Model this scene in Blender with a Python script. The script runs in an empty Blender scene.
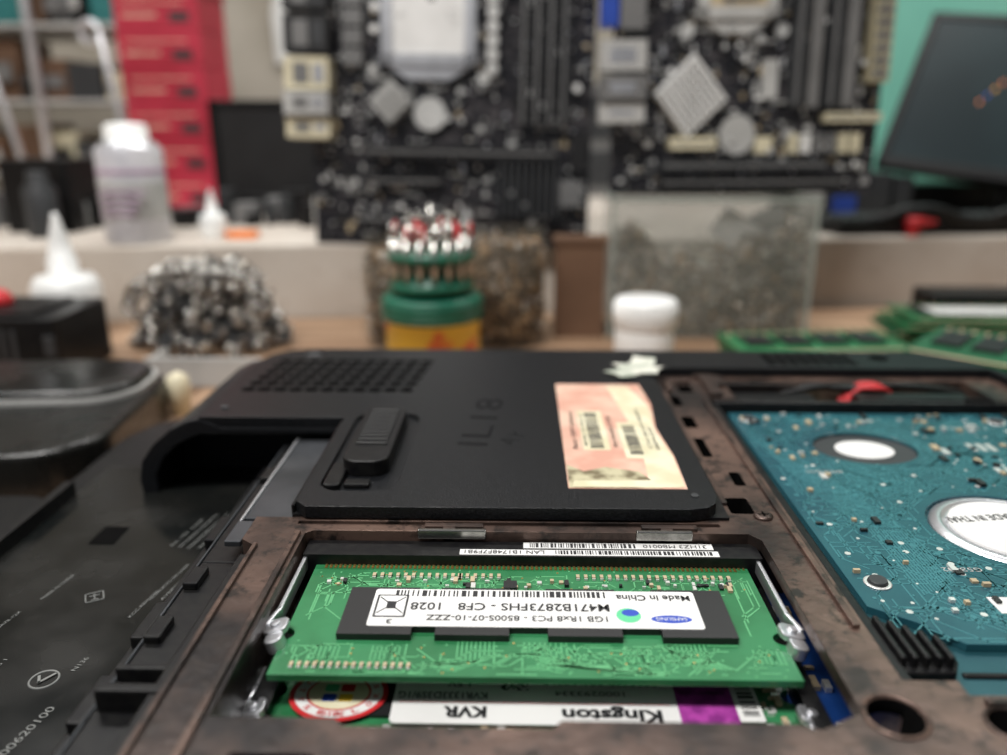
import bpy, bmesh, math, random
from mathutils import Vector, Matrix
S = .01
R = random.Random(7)
scene = bpy.context.scene
scene.view_settings.view_transform = 'Standard'

# ------------------------------------------------------------------ materials
def mat(name, col, rough=.5, metal=0., col2=None, nscale=60, thr=(.4, .6), bump=0., bscale=800,
        alpha=1., coat=0., emit=0., spec=.5, rough2=None, stretch=None, detail=4, col3=None, thr3=(.58, .70)):
    m = bpy.data.materials.new(name); m.use_nodes = True
    nt = m.node_tree; b = nt.nodes['Principled BSDF']
    c = lambda k: (k[0], k[1], k[2], 1)
    b.inputs['Base Color'].default_value = c(col)
    b.inputs['Roughness'].default_value = rough
    b.inputs['Metallic'].default_value = metal
    b.inputs['Specular IOR Level'].default_value = spec
    b.inputs['Alpha'].default_value = alpha
    b.inputs['Coat Weight'].default_value = coat
    tc = nt.nodes.new('ShaderNodeTexCoord'); src = tc.outputs['Object']
    if stretch:
        mp = nt.nodes.new('ShaderNodeMapping'); mp.inputs['Scale'].default_value = stretch
        nt.links.new(src, mp.inputs['Vector']); src = mp.outputs['Vector']
    if col2 is None:
        col2 = tuple(min(1, x*1.18+.002) for x in col)
    n = nt.nodes.new('ShaderNodeTexNoise'); n.inputs['Scale'].default_value = nscale; n.inputs['Detail'].default_value = detail
    r = nt.nodes.new('ShaderNodeValToRGB')
    r.color_ramp.elements[0].position = thr[0]; r.color_ramp.elements[0].color = c(col)
    r.color_ramp.elements[1].position = thr[1]; r.color_ramp.elements[1].color = c(col2)
    nt.links.new(src, n.inputs['Vector']); nt.links.new(n.outputs['Fac'], r.inputs['Fac'])
    outc = r.outputs['Color']
    if col3:      # fine scratches / dust layer
        n3 = nt.nodes.new('ShaderNodeTexNoise'); n3.inputs['Scale'].default_value = nscale*7; n3.inputs['Detail'].default_value = 6; n3.inputs['Roughness'].default_value = .7
        nt.links.new(tc.outputs['Object'], n3.inputs['Vector'])
        r3 = nt.nodes.new('ShaderNodeValToRGB'); r3.color_ramp.elements[0].position = thr3[0]; r3.color_ramp.elements[1].position = thr3[1]
        nt.links.new(n3.outputs['Fac'], r3.inputs['Fac'])
        mx = nt.nodes.new('ShaderNodeMixRGB'); nt.links.new(r3.outputs['Color'], mx.inputs['Fac']); nt.links.new(outc, mx.inputs['Color1']); mx.inputs['Color2'].default_value = c(col3)
        outc = mx.outputs['Color']
    nt.links.new(outc, b.inputs['Base Color'])
    if rough2 is not None:
        mr = nt.nodes.new('ShaderNodeMapRange')
        mr.inputs['From Min'].default_value = thr[0]; mr.inputs['From Max'].default_value = thr[1]
        mr.inputs['To Min'].default_value = rough; mr.inputs['To Max'].default_value = rough2
        nt.links.new(n.outputs['Fac'], mr.inputs['Value']); nt.links.new(mr.outputs['Result'], b.inputs['Roughness'])
    if bump:
        n2 = nt.nodes.new('ShaderNodeTexNoise'); n2.inputs['Scale'].default_value = bscale; n2.inputs['Detail'].default_value = 2
        bp = nt.nodes.new('ShaderNodeBump'); bp.inputs['Strength'].default_value = bump; bp.inputs['Distance'].default_value = .0006
        nt.links.new(tc.outputs['Object'], n2.inputs['Vector'])
        nt.links.new(n2.outputs['Fac'], bp.inputs['Height']); nt.links.new(bp.outputs['Normal'], b.inputs['Normal'])
    return m

M = {}
M['blk'] = mat('black_textured_plastic', (.004, .0045, .0055), .33, bump=.20, bscale=3200, col2=(.011, .012, .014), nscale=2200, spec=.26, col3=(.11, .11, .115), thr3=(.64, .74))
M['blk2'] = mat('black_plastic', (.005, .005, .006), .36, spec=.26, col2=(.010, .010, .010), nscale=700, col3=(.03, .03, .03), thr3=(.64, .74))
M['gloss'] = mat('glossy_black_plastic', (.005, .006, .006), .16, col2=(.012, .012, .011), nscale=40, rough2=.3, spec=.42, col3=(.018, .018, .017))
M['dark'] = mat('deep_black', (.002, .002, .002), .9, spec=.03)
M['cop'] = mat('worn_copper_paint', (.020, .017, .017), .38, .55, col2=(.27, .172, .135), nscale=42, thr=(.36, .74), bump=.16, bscale=500, rough2=.28, detail=12, col3=(.035, .028, .025), thr3=(.50, .62))
M['steel'] = mat('bright_steel', (.62, .62, .60), .22, 1., nscale=300)
M['nickel'] = mat('dull_nickel', (.38, .37, .35), .24, 1., nscale=300)
M['alu'] = mat('aluminium', (.66, .67, .70), .35, .9)
M['mag'] = mat('grey_magnesium', (.045, .05, .056), .36, .6, col2=(.085, .09, .10))
M['gold'] = mat('gold_contact', (.60, .42, .15), .3, .9)
M['pcbg'] = mat('green_pcb', (.020, .145, .052), .30, col2=(.032, .20, .078), nscale=90, coat=.3)
M['pcbg2'] = mat('green_pcb_trace', (.10, .36, .16), .3, coat=.3)
M['pcbgd'] = mat('dark_green_pcb', (.012, .10, .04), .35)
M['teal'] = mat('teal_pcb', (.014, .072, .098), .26, col2=(.020, .100, .125), nscale=60, coat=.4)
M['teal2'] = mat('teal_pcb_trace', (.040, .165, .19), .28, coat=.3)
M['tealm'] = mat('teal_grey_metal', (.02, .085, .105), .3, .4)
M['blue'] = mat('blue_pcb', (.008, .045, .20), .35)
M['pcbk'] = mat('black_pcb', (.009, .009, .012), .25, col2=(.08, .072, .075), nscale=300, thr=(.48, .68), coat=.5)  # pale speckle paints reflective sheen into the board colour
M['chip'] = mat('chip_black', (.009, .009, .010), .42)
M['smdw'] = mat('smd_tan', (.42, .34, .22), .45)
M['smds'] = mat('smd_silver', (.72, .72, .70), .3, .5)
M['white'] = mat('white_label', (.70, .70, .69), .5, col2=(.78, .78, .77))
M['paper'] = mat('torn_paper', (.42, .46, .38), .8, col2=(.66, .66, .58), nscale=200)
M['ink'] = mat('black_ink', (.012, .012, .014), .5)
M['inkg'] = mat('grey_print', (.15, .155, .15), .5)
M['inkf'] = mat('marker_scribble', (.0020, .0020, .003), .5, spec=.12)
M['pink'] = mat('pink_label', (.60, .32, .24), .55, col2=(.70, .47, .36), nscale=100)
M['cream'] = mat('cream_label', (.62, .57, .38), .6, col2=(.72, .68, .50), nscale=150)
M['peel'] = mat('peeled_label', (.16, .13, .07), .7, col2=(.50, .46, .30), nscale=260)
M['red'] = mat('red_print', (.50, .02, .025), .45)
M['org'] = mat('orange_print', (.75, .20, .03), .45)
M['purp'] = mat('purple_hologram', (.24, .03, .22), .3, col2=(.42, .06, .36), nscale=500)
M['lblue'] = mat('logo_blue', (.02, .06, .40), .4)
M['lgreen'] = mat('logo_green', (.10, .50, .25), .4)
M['wood'] = mat('table_wood', (.24, .14, .08), .5, col2=(.47, .31, .20), nscale=18, stretch=(1, 6, 1), thr=(.3, .7), bump=.2, bscale=90)
M['wallc'] = mat('cream_paint', (.50, .44, .38), .7, col2=(.60, .55, .49), nscale=25, thr=(.3, .7), col3=(.40, .33, .27))
M['beige'] = mat('beige_wall', (.34, .305, .25), .8, col2=(.46, .42, .36), nscale=8)
M['mint'] = mat('mint_paint', (.22, .62, .50), .7, col2=(.27, .70, .57), nscale=10)
M['floor'] = mat('floor_tile', (.25, .23, .2), .6)
M['redbox'] = mat('red_cardboard', (.42, .016, .04), .5, col2=(.54, .03, .065), nscale=30)
M['grn'] = mat('green_plastic', (.008, .11, .065), .35)
M['yel'] = mat('yellow_label', (.80, .52, .04), .4, col2=(.75, .16, .03), nscale=60, thr=(.54, .58))
M['wpl'] = mat('white_plastic', (.78, .79, .78), .35)
M['glass'] = mat('dusty_clear_acrylic', (.44, .45, .40), .10, alpha=.20, col2=(.30, .31, .27), nscale=30)
M['rim'] = mat('acrylic_edge', (.42, .46, .42), .2, alpha=.6)
M['glassj'] = mat('jar_clear_plastic', (.40, .36, .28), .12, alpha=.07)
M['gold2'] = mat('brass_rusty', (.34, .22, .12), .4, .5)
M['rust'] = mat('rust_screws', (.075, .052, .036), .5, .4)
M['scr'] = mat('screw_metal', (.58, .55, .50), .3, .8)
M['dkgrey'] = mat('dark_grey', (.026, .028, .031), .5)
M['grey'] = mat('mid_grey', (.14, .14, .14), .5)
M['lgrey'] = mat('light_grey', (.40, .40, .39), .45)
M['teal_obj'] = mat('teal_cardboard', (.02, .16, .16), .6)
M['brown'] = mat('brown_cardboard', (.13, .07, .04), .7)
M['creamc'] = mat('cream_connector', (.58, .53, .38), .5)
M['bluec'] = mat('blue_connector', (.02, .06, .34), .4)
M['mauve'] = mat('mauve_print', (.40, .30, .40), .4)
M['screen'] = mat('monitor_screen', (.006, .014, .017), .35, col2=(.012, .026, .030), nscale=10, spec=.22)
M['can'] = mat('spray_can_print', (.48, .48, .52), .35, col2=(.60, .59, .62), nscale=60)

# ------------------------------------------------------------------ bmesh helpers (cm)
def newbm(): return bmesh.new()
def box(bm, x0, x1, y0, y1, z0, z1, mi=0, T=None):
    co = [(x0,y0,z0),(x1,y0,z0),(x1,y1,z0),(x0,y1,z0),(x0,y0,z1),(x1,y0,z1),(x1,y1,z1),(x0,y1,z1)]
    vs = [bm.verts.new(T @ Vector(c) if T else c) for c in co]
    for f in ((3,2,1,0),(4,5,6,7),(0,1,5,4),(1,2,6,5),(2,3,7,6),(3,0,4,7)):
        bm.faces.new([vs[i] for i in f]).material_index = mi
def cyl(bm, c, r, h, mi=0, T=None, seg=24, r2=None, axis='Z'):
    r2 = r if r2 is None else r2
    m = Matrix.Translation(c)
    if axis == 'Y': m = m @ Matrix.Rotation(-math.pi/2, 4, 'X')
    if axis == 'X': m = m @ Matrix.Rotation(math.pi/2, 4, 'Y')
    if T: m = T @ m
    a = [bm.verts.new(m @ Vector((r*math.cos(2*math.pi*i/seg), r*math.sin(2*math.pi*i/seg), 0))) for i in range(seg)]
    b = [bm.verts.new(m @ Vector((r2*math.cos(2*math.pi*i/seg), r2*math.sin(2*math.pi*i/seg), h))) for i in range(seg)]
    bm.faces.new(a[::-1]).material_index = mi; bm.faces.new(b).material_index = mi
    for i in range(seg):
        f = bm.faces.new((a[i], a[(i+1)%seg], b[(i+1)%seg], b[i])); f.material_index = mi; f.smooth = True
def lathe(bm, c, prof, mi=0, seg=32, T=None, mis=None):
    m = Matrix.Translation(c)
    if T: m = T @ m
    rings = []
    for r, z in prof:
        rings.append([bm.verts.new(m @ Vector((max(r,.001)*math.cos(2*math.pi*i/seg), max(r,.001)*math.sin(2*math.pi*i/seg), z))) for i in range(seg)])
    bm.faces.new(rings[0][::-1]).material_index = mis[0] if mis else mi
    bm.faces.new(rings[-1]).material_index = mis[-1] if mis else mi
    for k in range(len(rings)-1):
        for i in range(seg):
            f = bm.faces.new((rings[k][i], rings[k][(i+1)%seg], rings[k+1][(i+1)%seg], rings[k+1][i]))
            f.material_index = mis[k] if mis else mi; f.smooth = True
def prism(bm, pts, z0, z1, mi=0, T=None):
    a = [bm.verts.new(T @ Vector((p[0],p[1],z0)) if T else (p[0],p[1],z0)) for p in pts]
    b = [bm.verts.new(T @ Vector((p[0],p[1],z1)) if T else (p[0],p[1],z1)) for p in pts]
    bm.faces.new(a[::-1]).material_index = mi; bm.faces.new(b).material_index = mi
    n = len(pts)
    for i in range(n):
        bm.faces.new((a[i], a[(i+1)%n], b[(i+1)%n], b[i])).material_index = mi
def prismY(bm, pts, y0, y1, mi=0):
    a = [bm.verts.new((p[0],y0,p[1])) for p in pts]; b = [bm.verts.new((p[0],y1,p[1])) for p in pts]
    bm.faces.new(a).material_index = mi; bm.faces.new(b[::-1]).material_index = mi
    n = len(pts)
    for i in range(n):
        bm.faces.new((a[(i+1)%n], a[i], b[i], b[(i+1)%n])).material_index = mi
def rrect(x0, x1, y0, y1, r, seg=6):
    p = []
    for cx, cy, a0 in ((x1-r,y1-r,0),(x0+r,y1-r,90),(x0+r,y0+r,180),(x1-r,y0+r,270)):
        for i in range(seg+1):
            a = math.radians(a0+90*i/seg); p.append((cx+r*math.cos(a), cy+r*math.sin(a)))
    return p
def ellipse(cx, cy, rx, ry, n=36):
    return [(cx+rx*math.cos(2*math.pi*i/n), cy+ry*math.sin(2*math.pi*i/n)) for i in range(n)]
def torus(bm, T, RR, r, mi=0, n=12, m=6):
    g = [[bm.verts.new(T @ Vector(((RR+r*math.cos(2*math.pi*j/m))*math.cos(2*math.pi*i/n), (RR+r*math.cos(2*math.pi*j/m))*math.sin(2*math.pi*i/n), r*math.sin(2*math.pi*j/m)))) for j in range(m)] for i in range(n)]
    for i in range(n):
        for j in range(m):
            f = bm.faces.new((g[i][j], g[(i+1)%n][j], g[(i+1)%n][(j+1)%m], g[i][(j+1)%m])); f.material_index = mi; f.smooth = True
def strip(bm, pts, w, z, mi=0, h=.004):
    for (ax, ay), (bx, by) in zip(pts, pts[1:]):
        d = Vector((bx-ax, by-ay)); L = d.length
        if L < 1e-5: continue
        T = Matrix.Translation((ax, ay, 0)) @ Matrix.Rotation(math.atan2(d.y, d.x), 4, 'Z')
        box(bm, -w/2, L+w/2, -w/2, w/2, z-h, z, mi, T)
EXC = []
def blocked(p):
    return any(((p[0]-cx)/rx)**2+((p[1]-cy)/ry)**2 < 1 for cx, cy, rx, ry in EXC)
def traces(bm, x0, x1, y0, y1, z, n, w, mi, seg=(.15, .8), steps=3):
    for _ in range(n):
        p = [(R.uniform(x0, x1), R.uniform(y0, y1))]; a = R.choice((0, 90, 180, 270))
        if blocked(p[0]): continue
        for k in range(steps):
            L = R.uniform(*seg); q = (p[-1][0]+L*math.cos(math.radians(a)), p[-1][1]+L*math.sin(math.radians(a)))
            if not (x0 < q[0] < x1 and y0 < q[1] < y1) or blocked(q) or blocked(((q[0]+p[-1][0])/2, (q[1]+p[-1][1])/2)): break
            p.append(q); a += R.choice((-45, 45))
        if len(p) > 1: strip(bm, p, w, z, mi)
def smds(bm, x0, x1, y0, y1, z, n, sz, mis, h=.04, T=None):
    for _ in range(n):
        x = R.uniform(x0, x1); y = R.uniform(y0, y1); a = R.uniform(*sz); b = a*R.choice((.5, 1, 2)); mi = R.choice(mis)
        if T is None and blocked((x, y)): continue
        box(bm, x-a/2, x+a/2, y-b/2, y+b/2, z, z+h*R.uniform(.6, 1.4), mi, T)
def barcode(bm, x0, x1, y0, y1, z, mi, along='x', d=.022):
    s = x0 if along == 'x' else y0; e = x1 if along == 'x' else y1
    while s < e:
        w = R.choice((1, 1, 2, 3))*d*.5
        if along == 'x': box(bm, s, min(s+w, e), y0, y1, z-.003, z, mi)
        else: box(bm, x0, x1, s, min(s+w, e), z-.003, z, mi)
        s += w + R.choice((1, 1, 2))*d*.55

def finish(name, bm, mats, parent=None, bevel=0, seg=2, auto=True):
    bmesh.ops.recalc_face_normals(bm, faces=bm.faces)
    for v in bm.verts: v.co *= S
    xs = [v.co for v in bm.verts]
    o = Vector(((min(v.x for v in xs)+max(v.x for v in xs))/2, (min(v.y for v in xs)+max(v.y for v in xs))/2, min(v.z for v in xs)))
    for v in bm.verts: v.co -= o
    me = bpy.data.meshes.new(name); bm.to_mesh(me); bm.free()
    for k in mats: me.materials.append(M[k])
    ob = bpy.data.objects.new(name, me); ob.location = o
    scene.collection.objects.link(ob)
    if parent: setp(ob, parent)
    if bevel:
        md = ob.modifiers.new('bevel', 'BEVEL'); md.width = bevel*S; md.segments = seg; md.limit_method = 'ANGLE'; md.angle_limit = math.radians(50)
    return ob
def setp(ob, parent):
    ob.parent = parent; ob.matrix_parent_inverse = Matrix.Translation(-parent.location)
def empty(name, x, y, z):
    e = bpy.data.objects.new(name, None); e.location = (x*S, y*S, z*S); e.empty_display_size = .02
    scene.collection.objects.link(e); return e
def boolcut(ob, cutters):
    bpy.context.view_layer.update()
    bev = [(m.width, m.segments) for m in ob.modifiers if m.type == 'BEVEL']
    ob.modifiers.clear()
    for c in cutters:
        md = ob.modifiers.new('b', 'BOOLEAN'); md.operation = 'DIFFERENCE'; md.object = c; md.solver = 'EXACT'
    dg = bpy.context.evaluated_depsgraph_get()
    me = bpy.data.meshes.new_from_object(ob.evaluated_get(dg))
    ob.modifiers.clear(); ob.data = me
    for c in cutters: bpy.data.objects.remove(c, do_unlink=True)
    for w, s in bev:
        md = ob.modifiers.new('bevel', 'BEVEL'); md.width = w; md.segments = s; md.limit_method = 'ANGLE'; md.angle_limit = math.radians(50)
def text(name, body, cx, cy, z, w, h, rot, matk, parent, off=0.):
    cu = bpy.data.curves.new(name, 'FONT'); cu.body = body; cu.offset = off; cu.resolution_u = 3
    o = bpy.data.objects.new('tmp', cu); scene.collection.objects.link(o)
    dg = bpy.context.evaluated_depsgraph_get()
    me = bpy.data.meshes.new_from_object(o.evaluated_get(dg)); bpy.data.objects.remove(o, do_unlink=True)
    xs = [v.co.x for v in me.vertices]; ys = [v.co.y for v in me.vertices]
    mx, Mx, my, My = min(xs), max(xs), min(ys), max(ys)
    for v in me.vertices:
        v.co = Vector(((v.co.x-(mx+Mx)/2)/(Mx-mx)*w*S, (v.co.y-(my+My)/2)/(My-my)*h*S, 0))
    me.materials.clear(); me.materials.append(M[matk])
    ob = bpy.data.objects.new(name, me); ob.location = (cx*S, cy*S, z*S); ob.rotation_euler = (0, 0, math.radians(rot))
    scene.collection.objects.link(ob); setp(ob, parent); return ob

TZ = -3.2
# ------------------------------------------------------------------ room shell, table
bm = newbm(); box(bm, -70, 70, -60, 95, -76, -75); finish('floor', bm, ['floor'])
bm = newbm(); box(bm, -70, 70, 92, 95, -75, 70); finish('wall_back', bm, ['beige'])
bm = newbm(); box(bm, -73, -70, -60, 95, -75, 70); finish('wall_left', bm, ['beige'])
bm = newbm(); box(bm, 70, 73, -60, 95, -75, 70); finish('wall_right', bm, ['beige'])
tn = math.tan(math.radians(6))
bm = newbm()
for i in range(5):
    xa = -60+i*24.2; xb = xa+24.1
    prism(bm, [(xa, -25), (xb, -25), (xb, 39.9+xb*tn), (xa, 39.9+xa*tn)], TZ-2.5, TZ)
for x in (-57, 54):
    for y in (-22, 28): box(bm, x, x+4, y, y+4, -75, TZ-2.5)
finish('workbench', bm, ['wood'], bevel=.08)
bm = newbm(); TL = Matrix.Translation((0, 40, 0)) @ Matrix.Rotation(math.radians(6), 4, 'Z')
box(bm, -62, 62, 0, 45, -75, .4, 0, TL)
finish('wall_ledge', bm, ['wallc'], bevel=.15)

# ------------------------------------------------------------------ LAPTOP
lap = empty('laptop', 1, 5, TZ)
bm = newbm(); prism(bm, rrect(-10.7, 12.9, -12, 21.3, 1.6), TZ, -2.1); finish('display_lid', bm, ['blk2'], lap, .12, 3)
bm = newbm(); prism(bm, rrect(-10.1, 12.6, -11.5, 20.9, 1.2), -2.12, -1.85); finish('base_pan', bm, ['blk2'], lap, .05)
prof = [(-3.75, -.24), (-6.4, -.24), (-6.86, -.05), (-7.15, -.12), (-7.55, -.32), (-7.95, -.65), (-8.25, -1.05), (-8.35, -1.5), (-8.3, -1.95), (-3.75, -1.95)]
bm = newbm(); prismY(bm, prof, 16.0, 20.6, 0)
a = [bm.verts.new((p[0], 20.6, p[1])) for p in prof]
b = [bm.verts.new((-3.75+(p[0]+3.75)*.72, 21.55, p[1] if p[1] < -.3 else p[1]-.12)) for p in prof]
n = len(prof)
for i in range(n): bm.faces.new((a[i], a[(i+1)%n], b[(i+1)%n], b[i]))
bm.faces.new(b)
bmesh.ops.remove_doubles(bm, verts=bm.verts, dist=1e-4)
shell = finish('battery_end_housing', bm, ['blk'], lap, .04)
bm = newbm()
inner = [(-3.9, -.4), (-6.4, -.4), (-6.95, -.42), (-7.4, -.65), (-7.75, -.98), (-7.95, -1.4), (-7.95, -1.85), (-3.9, -1.85)]
prismY(bm, inner, 15.0, 17.6, 0); c1 = finish('cut', bm, ['blk'])
boolcut(shell, [c1])
bm = newbm(); box(bm, -3.75, 3.5, 11.95, 21.5, -1.9, -.2); box(bm, -6.3, -3.7, 17.7, 21, -1.9, -.23)
finish('chassis_core', bm, ['blk2'], lap)
pts = [(-3.7, 12.05), (-3.5, 11.85), (2.85, 11.85), (3.15, 11.93), (3.3, 12.1), (3.38, 12.4), (3.38, 18.9), (3.05, 20.2), (3.05, 21.5), (-5.7, 21.5), (-6.3, 21.35), (-6.7, 20.9), (-6.88, 20.2), (-6.88, 16.02), (-3.72, 16.02)]
bm = newbm(); prism(bm, pts, -.22, 0)
cover = finish('service_cover', bm, ['blk', 'dark'], lap, .045, 3)
bm = newbm()
for r in range(6):                      # vent slots, walls coloured black as painted shade
    y = 17.75+r*.47
    for i in range(11):
        x = -6.55+r*.05+i*.375
        prism(bm, rrect(x, x+.32, y, y+.30, .1, 3), -.3, .1, 1)
prism(bm, rrect(-3.45, -2.1, 12.45, 16.3, .35), -.09, .1, 0)     # latch pocket
cyl(bm, (-5.6, 21.0, -.1), .28, .3, 1); 
c1 = finish('cut', bm, ['blk', 'dark']); boolcut(cover, [c1])
for md in cover.modifiers: md.width = .02*S
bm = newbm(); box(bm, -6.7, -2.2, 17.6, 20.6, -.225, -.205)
finish('vent_painted_shade', bm, ['dark'], lap)  # black sheet under the slots, stands in for the shade inside
bm = newbm(); lathe(bm, (-5.6, 21.0, -.1), [(.26, 0), (.26, .06), (.2, .1)]); finish('rear_screw', bm, ['dkgrey'], lap)
bm = newbm(); cyl(bm, (-6.5, 16.6, -.001), .09, .03, seg=16); cyl(bm, (3.0, 12.35, -.001), .07, .02, seg=12); finish('rubber_dots', bm, ['dkgrey'], lap)
bm = newbm(); prism(bm, rrect(-3.2, -2.35, 13.2, 16.15, .3), -.09, .22)
for i in range(10): box(bm, -3.08, -2.47, 14.0+i*.2, 14.07+i*.2, .2, .26)
finish('battery_latch', bm, ['blk2'], lap, .08, 3)
bm = newbm(); prism(bm, rrect(-3.4, -3.1, 12.6, 13.6, .12), -.09, .03); box(bm, -3.05, -2.6, 12.7, 12.95, -.09, .0); finish('latch_lock', bm, ['blk2'], lap, .03)
bm = newbm()
prism(bm, [(3.05, 20.25), (3.45, 19.9), (12.1, 19.9), (12.3, 18.5), (12.5, 18.6), (12.35, 19.9), (11.8, 20.9), (11.2, 21.4), (10.5, 21.55), (3.05, 21.55)], -1.95, -.02)
stp = finish('rear_case_strip', bm, ['blk', 'dark'], lap, .03, 3)
bm = newbm()
for r in range(4):
    for i in range(8): box(bm, 6.6+i*.3, 6.6+i*.3+.23, 20.25+r*.27, 20.44+r*.27, -.16, .1, 1)
cyl(bm, (9.7, 20.9, -.12), .25, .3, 1)
c1 = finish('cut', bm, ['blk', 'dark']); boolcut(stp, [c1])
# copper-painted magnesium frame
bm = newbm()
prism(bm, [(-4.1, 4.2), (12.2, 4.2), (12.2, 19.9), (3.45, 19.9), (3.45, 11.95), (-4.35, 11.95), (-4.35, 11.2), (-4.1, 11.0)], -1.86, -.25)
fr = finish('magnesium_frame', bm, ['cop', 'dark'], lap, .035, 2)
cs = []
def cut(fn):
    b_ = newbm(); fn(b_); cs.append(finish('cut', b_, ['cop', 'dark']))
def c_ram(b):
    prism(b, [(-3.4, 7.25), (-2.0, 7.25), (-1.9, 7.13), (.4, 7.13), (.5, 7.25), (3.1, 7.25), (3.3, 7.15), (3.85, 7.45), (3.85, 11.3), (3.7, 11.5), (-3.3, 11.5), (-3.4, 11.4)], -1.7, .2)
cut(c_ram)
cut(lambda b: box(b, -3.39, 4.4, 7.3, 11.45, -1.7, -.45))
def c_hdd(b):
    prism(b, [(4.55, 8.0), (5.2, 8.0), (5.2, 7.75), (11.9, 7.75), (11.9, 18.1), (11.3, 18.1), (11.3, 19.6), (5.2, 19.6), (5.2, 18.1), (4.55, 18.1)], -1.4, .2)
cut(c_hdd)
def c_holes(b):
    cyl(b, (4.2, 7.38, -1.5), .30, 2, 1, seg=40)
    cyl(b, (5.42, 7.28, -1.5), .24, 2, 1, seg=40)
cut(c_holes)
def c_slots(b):
    for (x0, x1, y0, y1) in ((3.6, 3.85, 17.6, 18.3), (3.95, 4.3, 18.6, 19.1), (4.6, 5.0, 18.5, 19.3), (3.65, 3.85, 14.6, 15.6), (3.95, 4.15, 13.3, 13.9),
                             (3.6, 3.9, 16.2, 16.9), (-3.0, -2.1, 6.55, 6.72), (3.6, 4.0, 12.2, 12.8)):
        prism(b, rrect(x0, x1, y0, y1, .06, 3), -1.2, .2, 1)
cut(c_slots)
cut(lambda b: box(b, -3.6, 3.3, 11.72, 11.83, -.6, .2))
boolcut(fr, cs)
bm = newbm()
torus(bm, Matrix.Translation((4.2, 7.38, -.25)), .34, .035, 0, 40, 6); torus(bm, Matrix.Translation((5.42, 7.28, -.25)), .27, .03, 0, 40, 6)
for x0, x1 in ((-1.5, -.55), (2.0, 2.9)):
    box(bm, x0, x1, 11.56, 11.68, -.26, -.19); box(bm, x0+.3, x0+.5, 11.5, 11.6, -.5, -.2)
for (x0, x1, y0, y1) in ((3.5, 3.6, 12.5, 18.5), (4.36, 4.46, 9.0, 18), (-3.55, -3.46, 5, 11.4), (-4.1, -4.03, 4.5, 11.0), (5.3, 11.0, 7.55, 7.65)):
    box(bm, x0, x1, y0, y1, -.3, -.19)
for (x0, x1, y0, y1) in ((3.65, 4.3, 19.2, 19.3), (3.65, 3.75, 18.5, 19.3), (4.9, 5.15, 19.0, 19.7), (4.5, 5.0, 19.65, 19.8)):
    box(bm, x0, x1, y0, y1, -.3, -.14)
finish('frame_ribs', bm, ['cop'], lap, .03)
bm = newbm()
for x0, x1 in ((-1.6, -.5), (1.9, 2.8)): box(bm, x0, x1, 11.44, 11.52, -.36, -.2)
finish('spring_tabs', bm, ['nickel'], lap, .02)
bm = newbm()
for (x, y) in ((3.9, 19.3), (4.1, 12.1), (8.5, 7.0)):
    lathe(bm, (x, y, -.26), [(.16, 0), (.16, .04), (.1, .06)], 0, 18); box(bm, x-.09, x+.09, y-.015, y+.015, -.2, -.195, 1); box(bm, x-.015, x+.015, y-.09, y+.09, -.2, -.195, 1)
finish('frame_screws', bm, ['cop', 'dark'], lap)
bm = newbm(); box(bm, -4.1, 12.3, -11.3, 4.2, -1.9, -.12); finish('front_cover', bm, ['blk'], lap, .08)
bm = newbm()
box(bm, -5.0, -4.12, -11, 11.1, -1.88, -.62); box(bm, -5.0, -4.37, 11.1, 15.98, -1.88, -.62); box(bm, -5.55, -5.0, -11, 15.98, -1.88, -1.15)
box(bm, -3.78, -3.72, 12, 15.95, -.6, -.05)
box(bm, -4.42, -3.75, 11.97, 15.98, -1.88, -.5)
for y in (4.9, 7.7): 
    box(bm, -4.95, -4.15, y, y+.15, -.62, -.30); box(bm, -4.95, -4.15, y+.5, y+.6, -.62, -.38)
box(bm, -4.3, -4.15, 4.5, 10.9, -.62, -.34)
for y in (4.9, 7.9, 9.6, 12.4): box(bm, -5.5, -5.3, y, y+.9, -1.15, -.95)
for y in (6.2, 9.0, 10.3, 14.0): box(bm, -4.98, -4.75, y, y+.5, -.62, -.5)
finish('battery_bay_ledge', bm, ['blk2'], lap, .03)
bm = newbm()
box(bm, -4.7, -3.85, 12.3, 15.9, -.6, -.47, 1)
strip(bm, [(-4.72, 12.2), (-4.72, 15.9)], .05, -.44, 0, .1)
strip(bm, [(-5.02, 5), (-5.02, 15.9)], .04, -.6, 1, .1)
box(bm, -4.65, -4.38, 11.2, 11.9, -.4, -.3, 1)
finish('ledge_metal_edge', bm, ['alu', 'mag'], lap, .02)
# battery bay floor
bm = newbm(); box(bm, -9.75, -5.55, -11, 17.4, -1.87, -1.8, 0)
box(bm, -9.95, -9.75, -11, 15.9, -1.87, -1.5, 1)
for y in (6, 9.5): box(bm, -9.75, -9.5, y, y+.8, -1.8, -1.6, 1)
box(bm, -8.35, -7.85, 13.7, 14.4, -1.8, -1.79, 2)
finish('battery_bay_floor', bm, ['gloss', 'blk2', 'dark', 'dkgrey'], lap, .0)
bm = newbm(); torus(bm, Matrix.Translation((-6.95, 9.75, -1.8)), .2, .018, 0, 30, 5)
strip(bm, [(-7.05, 9.8), (-6.98, 9.67), (-6.85, 9.86)], .04, -1.78)
T = Matrix.Translation((-7.3, 11.9, -1.795)) @ Matrix.Rotation(.5, 4, 'Z')
for q in ((-.15, .15, -.15, -.13), (-.15, .15, .13, .15), (-.15, -.13, -.15, .15), (.13, .15, -.15, .15), (-.06, .06, -.1, -.08), (-.01, .01, -.1, .1), (-.08, .08, .03, .05)): box(bm, *q, 0, .004, 0, T)
finish('compliance_logos', bm, ['inkg'], lap)
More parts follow.
